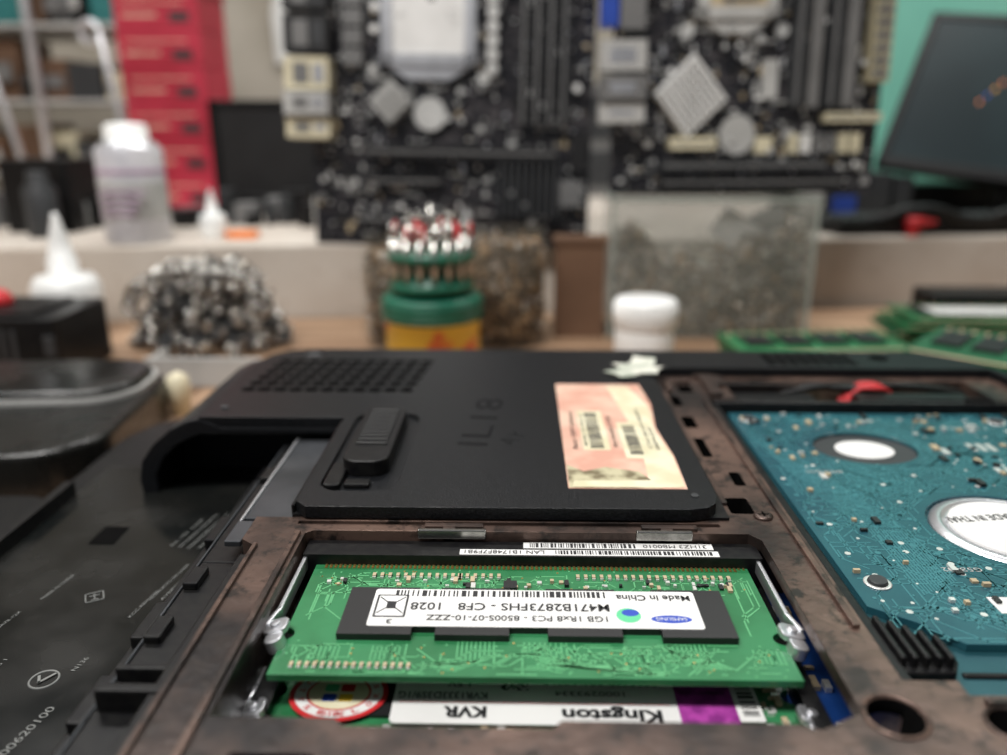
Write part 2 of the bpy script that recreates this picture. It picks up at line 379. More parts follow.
for i, (tx, x, y, w, h) in enumerate((('0000620100', -6.6, 8.6, 1.15, .12), ('N136', -6.6, 10.1, .32, .08), ('KCC-REM-D05', -6.35, 11.7, .8, .06), ('EN 60950 / CLASS 1', -7.9, 9.6, 1.2, .07), ('RoHS', -7.4, 8.6, .4, .09),
                                      ('WARNING: USE ONLY THE', -6.0, 14.3, 1.5, .06), ('DESIGNATED PACK 11.1V', -6.2, 14.3, 1.5, .06), ('SEE MANUAL FOR DETAIL', -6.4, 14.3, 1.4, .06), ('DC 19V  3.34A', -6.6, 14.2, 1.1, .06),
                                      ('AVERTISSEMENT', -6.0, 12.4, 1.2, .06), ('PRODUCTO DE LASER', -6.2, 12.4, 1.2, .06), ('MADE IN CHINA', -8.1, 12.2, .8, .07), ('MODEL 0A78-12X', -8.4, 11.0, .9, .06))):
    text('bay_print_%d' % (i+1), tx, x, y, -1.79, w, h, 80, 'inkg', lap)
# licence label
bm = newbm()
prism(bm, [(.88, 12.6), (2.93, 12.6), (2.96, 14.0), (2.85, 15.5), (2.98, 17.0), (2.9, 18.4), (.9, 18.4)], .0, .008, 0)
prism(bm, [(2.3, 12.7), (2.9, 12.68), (2.93, 14.0), (2.8, 15.3), (2.9, 16.9), (2.6, 18.2), (2.1, 18.2), (2.3, 16.2), (2.4, 14.5)], .008, .011, 1)
prism(bm, [(.9, 12.62), (2.5, 12.62), (2.2, 13.3), (1.6, 13.5), (1.2, 13.3), (.9, 13.6)], .008, .0112, 2)
prism(bm, [(.95, 12.65), (2.85, 12.65), (2.7, 12.95), (1.0, 12.9)], .010, .013, 1)
prism(bm, rrect(1.28, 1.8, 14.3, 16.5, .03), .008, .0105, 1); prism(bm, rrect(2.05, 2.5, 13.9, 15.8, .03), .008, .0115, 1)
barcode(bm, 1.42, 1.68, 14.4, 16.4, .014, 3, 'y', .05); barcode(bm, 2.15, 2.4, 14.1, 15.6, .015, 3, 'y', .05)
finish('licence_label', bm, ['pink', 'cream', 'peel', 'ink'], lap)
for i, (tx, x, y, w, h) in enumerate((('P/N WX4PD 57TB3', 1.92, 15.3, 1.7, .09), ('Basic OEM Software', 1.12, 15.4, 2.1, .10), ('CN-0KX9-38491', 2.58, 15.5, 2.2, .08), ('VBB7M-QF39', 2.72, 14.9, 1.2, .09), ('00186-122-904-315', 1.34, 15.4, 1.8, .07))):
    text('label_print_%d' % (i+1), tx, x, y, .0165, w, h, 90, 'ink', lap)
text('marker_writing', 'IL18', -.75, 15.9, .002, 2.8, .6, 84, 'inkf', lap, -.005)
text('marker_writing_small', 'AY', -.1, 14.9, .002, .7, .35, 60, 'inkf', lap, -.005)
bm = newbm()
for k, (x, y, a, z) in enumerate(((2.95, 19.8, 12, .0), (3.2, 19.5, -20, .03), (2.7, 19.3, 40, .02), (3.2, 20.1, 70, .05))):
    T = Matrix.Translation((x, y, z)) @ Matrix.Rotation(math.radians(a), 4, 'Z') @ Matrix.Rotation(math.radians(4*(-1)**k), 4, 'Y')
    prism(bm, [(-.5, -.3), (-.1, -.38), (.4, -.3), (.35, .1), (.45, .3), (0, .25), (-.45, .33), (-.38, 0)], .01, .03, 0, T)
finish('torn_tape', bm, ['paper'], lap)
# drive bay rear connector region
bm = newbm()
box(bm, 5.2, 11.2, 18.2, 19.5, -1.4, -1.0, 0)
box(bm, 5.3, 7.2, 18.3, 18.9, -1.0, -.35, 1); box(bm, 8.2, 10.9, 18.3, 18.8, -1.0, -.3, 1)
for i in range(9): box(bm, 5.4+i*.2, 5.48+i*.2, 18.25, 18.35, -.8, -.4, 2)
box(bm, 5.0, 7.0, 19.1, 19.25, -.5, -.2, 3); box(bm, 4.6, 4.9, 18.2, 19.7, -.3, -.12, 3)
smds(bm, 5.4, 11, 18.9, 19.4, -1.0, 40, (.08, .16), (1, 2, 4), .12)
finish('drive_connector', bm, ['pcbgd', 'blk2', 'gold', 'cop', 'smdw'], lap, .02)
def tube(name, pts, r, mk, parent=None):
    cu = bpy.data.curves.new(name, 'CURVE'); cu.dimensions = '3D'; cu.bevel_depth = r*S; cu.bevel_resolution = 3
    sp = cu.splines.new('NURBS'); sp.points.add(len(pts)-1); sp.use_endpoint_u = True; sp.order_u = 3
    for p, q in zip(sp.points, pts): p.co = (q[0]*S, q[1]*S, q[2]*S, 1)
    o = bpy.data.objects.new('tmp', cu); scene.collection.objects.link(o)
    dg = bpy.context.evaluated_depsgraph_get(); me = bpy.data.meshes.new_from_object(o.evaluated_get(dg)); bpy.data.objects.remove(o, do_unlink=True)
    b_ = newbm(); b_.from_mesh(me); 
    for v in b_.verts: v.co /= S
    for f in b_.faces: f.material_index = 0; f.smooth = True
    return finish(name, b_, [mk], parent)
for i in range(3): tube('red_wire_%d' % (i+1), [(8.0, 18.6+i*.2, -.6), (8.3, 19.0+i*.1, -.25), (8.8, 18.7+i*.25, -.15), (9.2, 19.0, -.3), (9.5, 18.9, -.7)], .055, 'red', lap)
for i in range(4): tube('black_wire_%d' % (i+1), [(6.2, 19.3, -.6), (7.2, 18.9+i*.15, -.2), (8.3, 19.3-i*.15, -.3), (10, 19.0+i*.1, -.2), (11.2, 19.3+i*.1, -.5)], .08, 'blk2', lap)
# memory bay internals
bm = newbm()
box(bm, -3.38, 3.6, 7.35, 11.4, -1.72, -1.66, 0); box(bm, 3.3, 4.38, 7.35, 11.4, -1.7, -1.25, 1)
box(bm, -3.35, 3.8, 11.03, 11.48, -1.5, -.42, 2)
box(bm, -3.35, -3.1, 8.2, 11.1, -1.6, -.95, 2); box(bm, 3.62, 3.85, 7.9, 11.1, -1.24, -.95, 2)
smds(bm, 3.4, 4.3, 7.5, 11, -1.25, 40, (.06, .14), (3, 4), .06); smds(bm, -3.3, 3.5, 7.4, 8.0, -1.66, 60, (.06, .2), (3, 4, 2), .08)
for i in range(90): box(bm, -3.0+i*.073, -3.0+i*.073+.03, 10.98, 11.05, -.6, -.585, 5)
finish('memory_socket', bm, ['pcbgd', 'blue', 'blk2', 'smdw', 'smds', 'gold'], lap)
bm = newbm()
box(bm, -.9, 3.15, 11.06, 11.22, -.42, -.41, 0); box(bm, .1, 3.1, 11.27, 11.44, -.42, -.408, 0)
barcode(bm, .6, 3.05, 11.09, 11.20, -.405, 1, 'x', .03); barcode(bm, .2, 1.9, 11.29, 11.42, -.404, 1, 'x', .03)
finish('socket_barcodes', bm, ['white', 'ink'], lap)
text('socket_print', 'LAN 1B1748F7F9B1', -.2, 11.14, -.403, 1.25, .1, 180, 'ink', lap)
text('socket_print_b', '31HZ3 MB0010', 2.5, 11.35, -.403, 1.0, .1, 180, 'ink', lap)
bm = newbm()
def clip(x, s, y0, y1, z):
    strip(bm, [(x+s*.12, y1), (x+s*.12, y0+.7), (x+s*.2, y0+.35)], .07, z+.12, 0, .22)
    T = Matrix.Translation((x+s*.04, y0+.3, z+.03)) @ Matrix.Rotation(s*.25, 4, 'Y')
    prism(bm, rrect(-.17, .17, -.16, .16, .1, 4), 0, .09, 0, T)
    prism(bm, rrect(-.09, .15, -.38, -.1, .1, 4), -.12, .07, 0, T)
    cyl(bm, (0, 0, .08), .07, .05, 0, T, 14)
clip(-3.2, -1, 8.95, 11.1, -.58); clip(3.62, 1, 8.95, 11.1, -.58)
clip(-3.25, -1, 7.95, 9.0, -1.08); clip(3.6, 1, 7.95, 9.0, -1.08)
finish('module_clips', bm, ['alu'], lap, .02)

# ------------------------------------------------------------------ memory modules
def module(name, x0, x1, y0, y1, z):
    root = empty(name, (x0+x1)/2, (y0+y1)/2, z)
    ny = y0+.85; r = .13
    L = [(x0, y0)]
    rt = [(x1, y0)] + [(x1 - r*math.cos(math.radians(a)), ny + r*math.sin(math.radians(a))) for a in range(-90, 91, 15)] + [(x1, y1)]
    lt = [(x0, y1)] + [(x0 + r*math.cos(math.radians(a)), ny - r*math.sin(math.radians(a))) for a in range(-90, 91, 15)]
    b_ = newbm(); prism(b_, L+rt+lt, z-.1, z); finish('circuit_board', b_, ['pcbg'], root, .008)
    return root
m1 = module('memory_module', -3.15, 3.58, 8.4, 11.05, -.6)
bm = newbm(); z = -.597
traces(bm, -3.0, 3.45, 8.45, 9.1, z, 110, .02, 0, (.1, .5)); traces(bm, -3.0, -2.45, 9.2, 10.8, z, 18, .02, 0); traces(bm, 3.0, 3.5, 9.2, 10.8, z, 18, .02, 0)
traces(bm, -3.0, 3.45, 10.25, 10.8, z, 110, .02, 0, (.1, .4))
for i in range(9):
    x = .1+i*.07
    strip(bm, [(x, 9.1), (x, 8.9-.02*i), (x+.25, 8.65-.01*i), (x+1.1, 8.65-.02*i)], .018, z, 0)
    strip(bm, [(-.3-i*.06, 9.1), (-.3-i*.06, 8.8-.02*i), (-.8-i*.06, 8.5+.015*i)], .018, z, 0)
    strip(bm, [(2.0+i*.06, 9.1), (2.0+i*.06, 8.95-.02*i), (2.3+i*.06, 8.6)], .018, z, 0)
for x in (-2.7, -1.9, 1.4, 3.1):   # serpentine length-matching traces
    p = []
    for k in range(7): p += [(x+k*.06, 8.7), (x+k*.06, 9.0)] if k % 2 else [(x+k*.06, 9.0), (x+k*.06, 8.7)]
    strip(bm, p, .018, z, 0)
for _ in range(160):
    cyl(bm, (R.uniform(-3.05, 3.5), R.choice((R.uniform(8.45, 9.1), R.uniform(10.3, 10.9))), z-.004), .016, .006, R.choice((0, 0, 1)), seg=8)
finish('copper_traces', bm, ['pcbg2', 'gold'], m1)
bm = newbm()
for x0 in (-2.42, -1.1, .42, 1.95): box(bm, x0, x0+1.0, 9.12, 10.25, -.6, -.5, 0)
box(bm, -2.42, 2.95, 9.3, 10.15, -.6, -.515, 0)
for x in [-2.2+.12*i for i in range(12)]+[-.9+.12*i for i in range(6)]+[.9+.12*i for i in range(20)]:
    box(bm, x, x+.05, 10.66, 10.74, -.6, -.55, 1); box(bm, x, x+.05, 10.64, 10.76, -.6, -.565, 2)
for x in [-2.9+.1*i for i in range(16)]:
    box(bm, x, x+.045, 8.54, 8.62, -.6, -.56, 1); box(bm, x, x+.045, 8.52, 8.64, -.6, -.575, 2)
box(bm, -.2, .0, 10.35, 10.55, -.6, -.55, 0)
for i in range(88): box(bm, -3.0+i*.073, -3.0+i*.073+.045, 10.93, 11.04, -.6, -.594, 3)
smds(bm, -2.9, 3.3, 10.4, 10.6, -.6, 50, (.04, .07), (1, 2, 0), .04)
finish('memory_chips', bm, ['chip', 'smdw', 'smds', 'gold'], m1)
LZ = -.495
bm = newbm(); prism(bm, rrect(-2.05, 2.55, 9.3, 10.2, .05), -.5, LZ, 0)
barcode(bm, -1.75, 1.3, 10.02, 10.17, LZ+.003, 1, 'x', .045)
prism(bm, rrect(-2.0, -1.55, 9.5, 10.05, .02), LZ, LZ+.002, 1); prism(bm, rrect(-1.97, -1.58, 9.53, 10.02, .02), LZ+.002, LZ+.004, 0)
strip(bm, [(-1.95, 9.6), (-1.6, 9.98)], .02, LZ+.006, 1); strip(bm, [(-1.6, 9.6), (-1.95, 9.98)], .02, LZ+.006, 1); box(bm, -1.84, -1.71, 9.7, 9.88, LZ+.002, LZ+.005, 1)
prism(bm, ellipse(2.13, 9.52, .28, .09), LZ, LZ+.003, 2)
prism(bm, ellipse(1.55, 9.6, .17, .17), LZ, LZ+.003, 3); prism(bm, ellipse(1.58, 9.66, .12, .08), LZ+.003, LZ+.004, 2)
finish('sticker', bm, ['white', 'ink', 'lblue', 'lgreen'], m1)
for i, (tx, x, y, w, h, o) in enumerate((('1GB 1Rx8 PC3 - 8500S-07-10-ZZZ', .0, 9.50, 2.5, .13, .012), ('M471B2873FHS - CF8   1028', -.1, 9.77, 2.8, .18, .012), ('Made in China', 1.95, 10.03, 1.05, .14, .015), ('3', -1.75, 9.4, .08, .1, .01))):
    text('sticker_print_%d' % (i+1), tx, x, y, LZ+.006, w, h, 180, 'ink', m1, o)
text('maker_logo', 'SAMSUNG', 2.13, 9.52, LZ+.006, .42, .07, 180, 'white', m1)

m2 = module('memory_module', -3.15, 3.58, 7.9, 10.6, -1.12)
bm = newbm()
for x0 in (-2.5, -1.1, .42, 1.9): box(bm, x0, x0+1.1, 8.25, 9.3, -1.12, -1.07, 0)
smds(bm, -3.0, 3.4, 7.95, 8.05, -1.12, 50, (.05, .1), (1, 2), .03); smds(bm, 3.15, 3.4, 8.0, 9.0, -1.12, 20, (.05, .1), (1, 2), .04)
finish('memory_chips', bm, ['chip', 'smdw', 'smds'], m2)
bm = newbm(); z = -1.05
prism(bm, rrect(-1.58, 2.05, 8.10, 9.35, .08), z-.015, z, 0)
prism(bm, rrect(2.05, 2.78, 8.15, 9.35, .03), z-.014, z+.001, 3); prism(bm, rrect(2.78, 3.1, 8.2, 9.35, .03), z-.014, z, 0)
prism(bm, ellipse(-2.3, 8.62, .64, .52, 48), z, z+.003, 1); prism(bm, ellipse(-2.3, 8.62, .57, .45, 48), z+.003, z+.005, 0)
prism(bm, ellipse(-2.3, 8.62, .42, .33, 48), z+.005, z+.007, 1); prism(bm, ellipse(-2.3, 8.62, .39, .305, 48), z+.007, z+.0085, 5)
for a, k in ((0, 1), (90, 4), (180, 6), (270, 7)):
    x = -2.3+.15*math.cos(math.radians(a+45)); y = 8.62+.13*math.sin(math.radians(a+45)); prism(bm, rrect(x-.09, x+.09, y-.07, y+.07, .03), z+.0085, z+.010, k)
for i in range(12):
    for j in range(10):
        if R.random() < .5: box(bm, -.2+i*.03, -.17+i*.03, 8.72+j*.03, 8.75+j*.03, z, z+.002, 2)
barcode(bm, 2.85, 3.05, 8.3, 9.2, z+.004, 2, 'y', .04)
box(bm, -1.5, 1.95, 8.475, 8.485, z, z+.002, 1)
finish('sticker', bm, ['white', 'red', 'ink', 'purp', 'lgreen', 'cream', 'lblue', 'yel'], m2)
for i, (tx, x, y, w, h, o) in enumerate((('KVR', -.65, 8.30, .55, .2, .04), ('KVR1333D3S9/1G', -.95, 8.6, 1.15, .13, .012), ('1.5V', -.75, 8.82, .3, .1, .01), ('Kingston', 1.2, 8.30, 1.25, .27, .035),
                                       ('9905469-001.A02LF', 1.1, 8.86, 1.5, .11, .01), ('1000293334', .95, 8.66, .9, .09, .0), ('WARRANTY VOID', 2.4, 8.7, .6, .07, .0), ('2010', -2.3, 8.23, .3, .08, .02))):
    text('sticker_print_%d' % (i+1), tx, x, y, z+.011, w, h, 180, 'ink' if i != 7 else 'red', m2, o)
for i in range(14):   # ring lettering of the round warranty seal
    a = math.radians(20+i*360/14); text('seal_letter_%d' % (i+1), 'WARRANTYSEALOK'[i], -2.3+.495*math.cos(a), 8.62+.39*math.sin(a), z+.011, .08, .08, math.degrees(a)+90, 'red', m2, .02)

# ------------------------------------------------------------------ hard drive
hd = empty('hard_drive', 8.3, 13, -1.3)
bm = newbm(); prism(bm, rrect(4.8, 11.75, 8.05, 18.0, .2), -1.35, -.62); finish('drive_casing', bm, ['tealm'], hd, .06)
bm = newbm(); prism(bm, [(4.95, 9.9), (5.5, 9.5), (5.9, 9.05), (11.6, 9.05), (11.6, 17.85), (4.95, 17.85)], -.62, -.5)
pcb = finish('controller_board', bm, ['teal'], hd, .01)
bm = newbm(); prism(bm, ellipse(7.3, 15.75, 1.05, .85), -.6, .0); prism(bm, ellipse(8.35, 12.2, 1.35, 1.3), -.6, 0)
c1 = finish('cut', bm, ['teal']); boolcut(pcb, [c1])
EXC[:] = [(7.3, 15.75, 1.12, .92), (8.35, 12.2, 1.42, 1.37)]
bm = newbm()
prism(bm, ellipse(7.3, 15.75, 1.04, .84), -.63, -.56, 0); prism(bm, ellipse(7.3, 15.75, .60, .48), -.56, -.54, 1)
lathe(bm, (8.35, 12.2, -.62), [(1.3, 0), (1.28, .08), (1.15, .13), (1.1, .13), (1.08, .1), (.95, .1)], 2, 48)
lathe(bm, (8.35, 12.2, -.55), [(1.0, 0), (1.0, .07), (.97, .08)], 1, 48)
finish('spindle_and_breather', bm, ['dkgrey', 'white', 'alu'], hd)
text('spindle_print', 'MADE IN THAI', 8.0, 12.55, -.465, 1.25, .2, 188, 'ink', hd, .02)
bm = newbm(); z = -.497
traces(bm, 5.0, 11.5, 9.1, 17.8, z, 700, .024, 0, (.2, 1.1), 4)
for _ in range(520):
    p = (R.uniform(5.05, 11.4), R.uniform(9.5, 17.7))
    if not blocked(p): cyl(bm, (p[0], p[1], z-.004), R.choice((.02, .03, .05)), .007, R.choice((0, 0, 0, 1)), seg=8)
for i in range(14): strip(bm, [(5.1+.05*i, 16.2-.05*i), (5.5+.05*i, 13.5), (5.9+.05*i, 12.2), (5.9+.05*i, 10.2+.03*i)], .02, z+.001, 0)
for i in range(8): strip(bm, [(6.2, 17.6-.06*i), (9.0+.06*i, 17.6-.06*i), (9.6+.06*i, 16.9), (9.6+.06*i, 14.2)], .02, z+.001, 0)
finish('board_traces', bm, ['teal2', 'smds', 'gold'], hd)
bm = newbm(); z = -.5
smds(bm, 5.1, 6.2, 10, 17.5, z, 20, (.07, .12), (0, 1, 2), .05); smds(bm, 8.6, 11.5, 13.9, 17.7, z, 60, (.07, .13), (0, 0, 1, 2), .05)
smds(bm, 5.2, 8.2, 16.8, 17.7, z, 18, (.06, .12), (0, 1, 2), .05); smds(bm, 6, 7, 9.6, 11, z, 8, (.07, .12), (0, 1, 2), .05)
for (x, y, w, h, nn) in ((9.5, 15.6, .6, .4, 3), (9.4, 14.5, .8, .25, 4), (10.8, 16.0, .5, .8, 2)):
    for k in range(nn): box(bm, x+k*w/nn, x+k*w/nn+w/nn*.6, y, y+h, z, z+.01, 1)
for (x, y) in ((5.3, 17.4), (10.9, 17.3), (5.35, 10.5), (9.9, 9.5)):
    lathe(bm, (x, y, z), [(.2, 0), (.2, .015), (.18, .02)], 1, 20); lathe(bm, (x, y, z+.02), [(.15, 0), (.13, .05)], 3, 16)
box(bm, 6.75, 8.6, 9.75, 10.15, z, z+.008, 4); barcode(bm, 7.2, 8.5, 9.85, 10.1, z+.012, 0, 'x', .04)
finish('board_components', bm, ['chip', 'smds', 'smdw', 'dkgrey', 'white'], hd)
EXC[:] = []
for i, (tx, x, y, w) in enumerate((('110-101', 10.0, 16.9, .9), ('EMC2 E155', 6.0, 14.5, .7), ('G5B002', 6.8, 10.9, .6))):
    text('board_print_%d' % (i+1), tx, x, y, -.494, w, .11, 180, 'lgrey', hd)
bm = newbm()
box(bm, 4.62, 11.9, 17.95, 18.12, -1.3, -.28); box(bm, 4.6, 4.76, 8.1, 18.0, -1.3, -.35)
prism(bm, [(4.75, 9.6), (5.35, 9.1), (5.55, 8.6), (5.4, 8.35), (4.75, 8.35)], -.62, -.42)
for i in range(5): box(bm, 4.75+i*.15, 4.83+i*.15, 8.45, 9.35-.1*i, -.44, -.27)
for i in range(5): box(bm, 10.6+i*.14, 10.66+i*.14, 18.0, 18.2, -.35, -.18)
box(bm, 5.6, 11.7, 8.5, 8.6, -.64, -.58)
finish('drive_bracket', bm, ['blk2'], hd, .03)

# ------------------------------------------------------------------ items on the bench, behind the laptop
bs = empty('screwdriver_bit_set', -3.3, 30, TZ)
bm = newbm(); lathe(bm, (-3.3, 30, TZ), [(1.75, 0), (1.8, .15), (1.8, 2.1), (1.9, 2.15), (1.9, 2.9), (1.85, 3.0), (1.6, 3.05)], 0, 40, mis=[1, 1, 1, 0, 0, 0, 0]); 
for k in range(3): torus(bm, Matrix.Translation((-3.3, 30, TZ+2.3+k*.25)), 1.9, .05, 0, 40, 6)
lathe(bm, (-3.3, 30, TZ+3.0), [(1.2, 0), (1.2, .2), (1.6, .25), (1.6, .6), (1.35, .65), (1.3, 1.3), (1.62, 1.35), (1.62, 1.7), (.6, 1.75)], 0, 36)
finish('holder_cup', bm, ['grn', 'yel'], bs)
bm = newbm()
for i in range(18):
    a = 2*math.pi*i/18; x = -3.3+1.48*math.cos(a); y = 30+1.48*math.sin(a)
    cyl(bm, (x, y, TZ+3.6), .15, 1.6, 0, seg=8); cyl(bm, (x, y, TZ+5.2), .09, .5, 0 if i % 4 else 1, seg=8, r2=.06)
for i in range(9):
    a = 2*math.pi*i/9+.2; x = -3.3+.85*math.cos(a); y = 30+.85*math.sin(a)
    cyl(bm, (x, y, TZ+4.6), .16, 1.1, 0 if i % 3 else 1, seg=8); cyl(bm, (x, y, TZ+5.7), .09, .4, 0, seg=8, r2=.05)
cyl(bm, (-3.3, 30, TZ+4.6), .12, 1.8, 0, seg=8)
finish('driver_bits', bm, ['nickel', 'red'], bs)
bm = newbm(); lathe(bm, (4.85, 30, TZ), [(1.08, 0), (1.14, .1), (1.14, 1.75), (1.12, 1.8), (1.19, 1.84), (1.2, 1.9), (1.2, 2.72), (1.12, 2.84), (.9, 2.87)], 0, 48)
for i in range(40):
    a = 2*math.pi*i/40; cyl(bm, (4.85+1.19*math.cos(a), 30+1.19*math.sin(a), TZ+1.95), .035, .75, 0, seg=6)
finish('plastic_jar', bm, ['wpl'])

def piece(bm, c, s, mis, ring=.3):
    T = Matrix.Translation(c) @ Matrix.Rotation(R.uniform(0, 6.28), 4, 'Z') @ Matrix.Rotation(R.uniform(0, 3.14), 4, 'X')
    mi = R.choice(mis)
    if R.random() < ring: torus(bm, T, s*.55, s*.2, mi, 8, 5)
    else:
        cyl(bm, (0, 0, -s*.8), s*.2, s*1.6, mi, T, 6); cyl(bm, (0, 0, s*.6), s*.42, s*.3, mi, T, 6)
bm = newbm()
for _ in range(800):
    x = R.uniform(-1, 1); y = R.uniform(-1, 1)
    if x*x+y*y > 1: continue
    top = 3.8*(1-(x*x+y*y)**2)
    z = R.uniform(.35, max(.5, top))
    piece(bm, (-13.3+3.3*x, 33.5+2.2*y, TZ+z), R.uniform(.3, .5), (0, 0, 1, 1, 2), .35)
for i in range(28):      # D-shaped clips hanging along the crest
    x = -16.2+i*.21; h = 3.5*(1-((x+13.3)/3.7)**4)
    T = Matrix.Translation((x, 32.1+R.uniform(-.3, .3), TZ+h-.25)) @ Matrix.Rotation(R.uniform(-.6, .6), 4, 'Y') @ Matrix.Rotation(1.57+R.uniform(-.4, .4), 4, 'X')
    torus(bm, T, .28, .08, 0, 10, 6); cyl(bm, (0, -.7, 0), .09, .5, 0, T, 8, axis='Y')
finish('metal_connector_heap', bm, ['nickel', 'dkgrey', 'scr'])
tk = empty('screw_tank', 8.4, 37.0, TZ)
bm = newbm(); x0, x1, y0, y1 = 4.0, 12.9, 35.0, 38.4
for b_ in ((x0, x1, y0, y0+.12), (x0, x1, y1-.12, y1), (x0, x0+.12, y0, y1), (x1-.12, x1, y0, y1)): box(bm, *b_, TZ, 2.95)
box(bm, x0, x1, y0, y1, TZ, TZ+.12)
for (a_, b2, c_, d_) in ((x0-.05, x1+.05, y0-.05, y0+.15), (x0-.05, x1+.05, y1-.15, y1+.05), (x0-.05, x0+.15, y0, y1), (x1-.15, x1+.05, y0, y1)): box(bm, a_, b2, c_, d_, 2.8, 2.97, 1)
for x in (x0, x1-.15): box(bm, x, x+.15, y0-.02, y0+.13, TZ, 2.9, 1)
finish('tank_walls', bm, ['glass', 'rim'], tk)
bm = newbm()
for _ in range(2300):
    x = R.uniform(x0+.4, x1-.4); lim = 4.0+.7*math.sin(x*.8-1.5)+.3*math.sin(x*2.7)
    if R.random() < .7: y = R.uniform(y0+.4, y0+.8); z = R.uniform(.08, 1)*lim
    else: y = R.uniform(y0+.4, y1-.5); z = lim-R.uniform(0, .5)
    piece(bm, (x, y, TZ+max(.5, z)), .34, (0, 0, 0, 1, 1, 2), .2)
box(bm, x0+.3, x1-.3, y0+.75, y1-.3, TZ+.12, TZ+3.0, 0)
T = Matrix.Translation((9.5, 35.5, TZ+4.7)) @ Matrix.Rotation(.6, 4, 'Y'); box(bm, -1, 1, 0, .1, -.7, .7, 3, T)
T = Matrix.Translation((10.9, 35.9, TZ+4.9)) @ Matrix.Rotation(-.4, 4, 'Y'); box(bm, -.9, .9, 0, .1, -.7, .7, 4, T)
finish('loose_screws', bm, ['rust', 'scr', 'gold2', 'lgrey', 'grey'], tk)
def jar(name, cx, cy, r, h, fill, mis):
    root = empty(name, cx, cy, TZ)
    b_ = newbm(); lathe(b_, (cx, cy, TZ), [(r*.9, 0), (r, .2), (r, h*.85), (r*.88, h*.95), (r*.9, h), (r*.82, h), (r*.82, h*.94), (r*.93, h*.84), (r*.93, .3)], 0, 32); finish('jar_glass', b_, ['glassj'], root)
    b_ = newbm(); cyl(b_, (cx, cy, TZ+.3), r*.74, fill-.4, 0)
    for _ in range(700):
        a = R.uniform(0, 6.28); rr = r*R.choice((.78, .76, .78, R.uniform(0, .78))); piece(b_, (cx+rr*math.cos(a), cy+rr*math.sin(a), TZ+(R.uniform(.4, fill) if rr > r*.7 else fill-.2)), .28, mis, .2)
    finish('jar_contents', b_, ['rust', 'scr', 'gold2'], root)
jar('screw_jar', -5.0, 34.3, 1.9, 4.6, 3.9, (0, 0, 1, 2)); jar('screw_jar', -.6, 34.6, 2.0, 4.9, 4.4, (0, 0, 0, 1, 2, 2))
bm = newbm(); box(bm, 1.6, 3.8, 35.0, 36.1, TZ, 1.2, 0); box(bm, 1.5, 3.9, 34.9, 36.15, 1.0, 1.3, 0); finish('cardboard_box', bm, ['brown'], bevel=.05)
def dropper(name, x, y, z, k):
    b_ = newbm(); lathe(b_, (x, y, z), [(1.35*k, 0), (1.45*k, .15*k), (1.45*k, 2.3*k), (1.2*k, 2.75*k), (.62*k, 2.9*k), (.62*k, 3.5*k), (.55*k, 3.55*k), (.42*k, 4.3*k), (.15*k, 5.3*k), (.1*k, 5.5*k)], 0, 32); finish(name, b_, ['wpl'])
dropper('dropper_bottle', -20.2, 34.9, TZ, 1.0); dropper('dropper_bottle', -15.6, 41, .4, .45)
bm = newbm(); prism(bm, rrect(-23, -16.9, 28.0, 32.0, .3), TZ, TZ+2.4, 0); box(bm, -17.4, -17.0, 27.95, 28.1, TZ+1, TZ+1.8, 1); box(bm, -21, -18, 28.5, 31.5, TZ+2.4, TZ+2.55, 0)
for i in range(6): box(bm, -20.6+i*.4, -20.4+i*.4, 27.95, 28.05, TZ+.5, TZ+2.0, 1)
lathe(bm, (-20.2, 30, TZ+2.55), [(.6, 0), (.6, .25), (.4, .5), (.1, .6)], 2)
finish('power_adapter', bm, ['blk2', 'dkgrey', 'red'], bevel=.12)
# bulky rounded black magnifier case lying beside the laptop
dv = empty('handheld_magnifier', -15.5, 22.7, TZ)
T = Matrix.Translation((-15.7, 23.6, TZ)) @ Matrix.Rotation(math.radians(5), 4, 'Z')
bm = newbm(); prism(bm, rrect(-7, 4.4, -5.7, 1.9, 1.9, 10), 0, 1.35, 0, T); prism(bm, rrect(-6.5, 4.0, -1.9, 1.6, 1.4, 10), 1.35, 1.75, 0, T)
finish('device_body', bm, ['gloss'], dv, .4, 5)
bm = newbm(); P = rrect(-6.55, 4.05, -1.95, 1.65, 1.4, 10)
for i in range(len(P)):
    a_, b2 = P[i], P[(i+1) % len(P)]; d = Vector((b2[0]-a_[0], b2[1]-a_[1])); 
    if d.length > .01: box(bm, 0, d.length, -.06, .06, 1.36, 1.5, 0, T @ Matrix.Translation((a_[0], a_[1], 0)) @ Matrix.Rotation(math.atan2(d.y, d.x), 4, 'Z'))
lathe(bm, (4.6, .8, .0), [(.3, 0), (.38, .9), (.34, 1.3), (.1, 1.45)], 1, 20, T)
finish('device_trim', bm, ['lgrey', 'creamc'], dv)
bm = newbm(); prism(bm, rrect(-22, -11.0, 9.5, 17.2, .7), TZ, -2.5, 0)
for i in range(3): box(bm, -20, -12, 11+i*2.0, 11.15+i*2.0, -2.51, -2.45, 1)
finish('laptop_battery', bm, ['blk2', 'dkgrey'], bevel=.15)
bm = newbm(); box(bm, -13.6, -9.3, 27.6, 27.75, TZ, TZ+1.1); box(bm, -13.6, -9.3, 27.75, 29.4, TZ, TZ+.12); box(bm, -13.6, -13.45, 27.7, 29.4, TZ, TZ+1.0)
finish('metal_bracket', bm, ['lgrey'], bevel=.03)
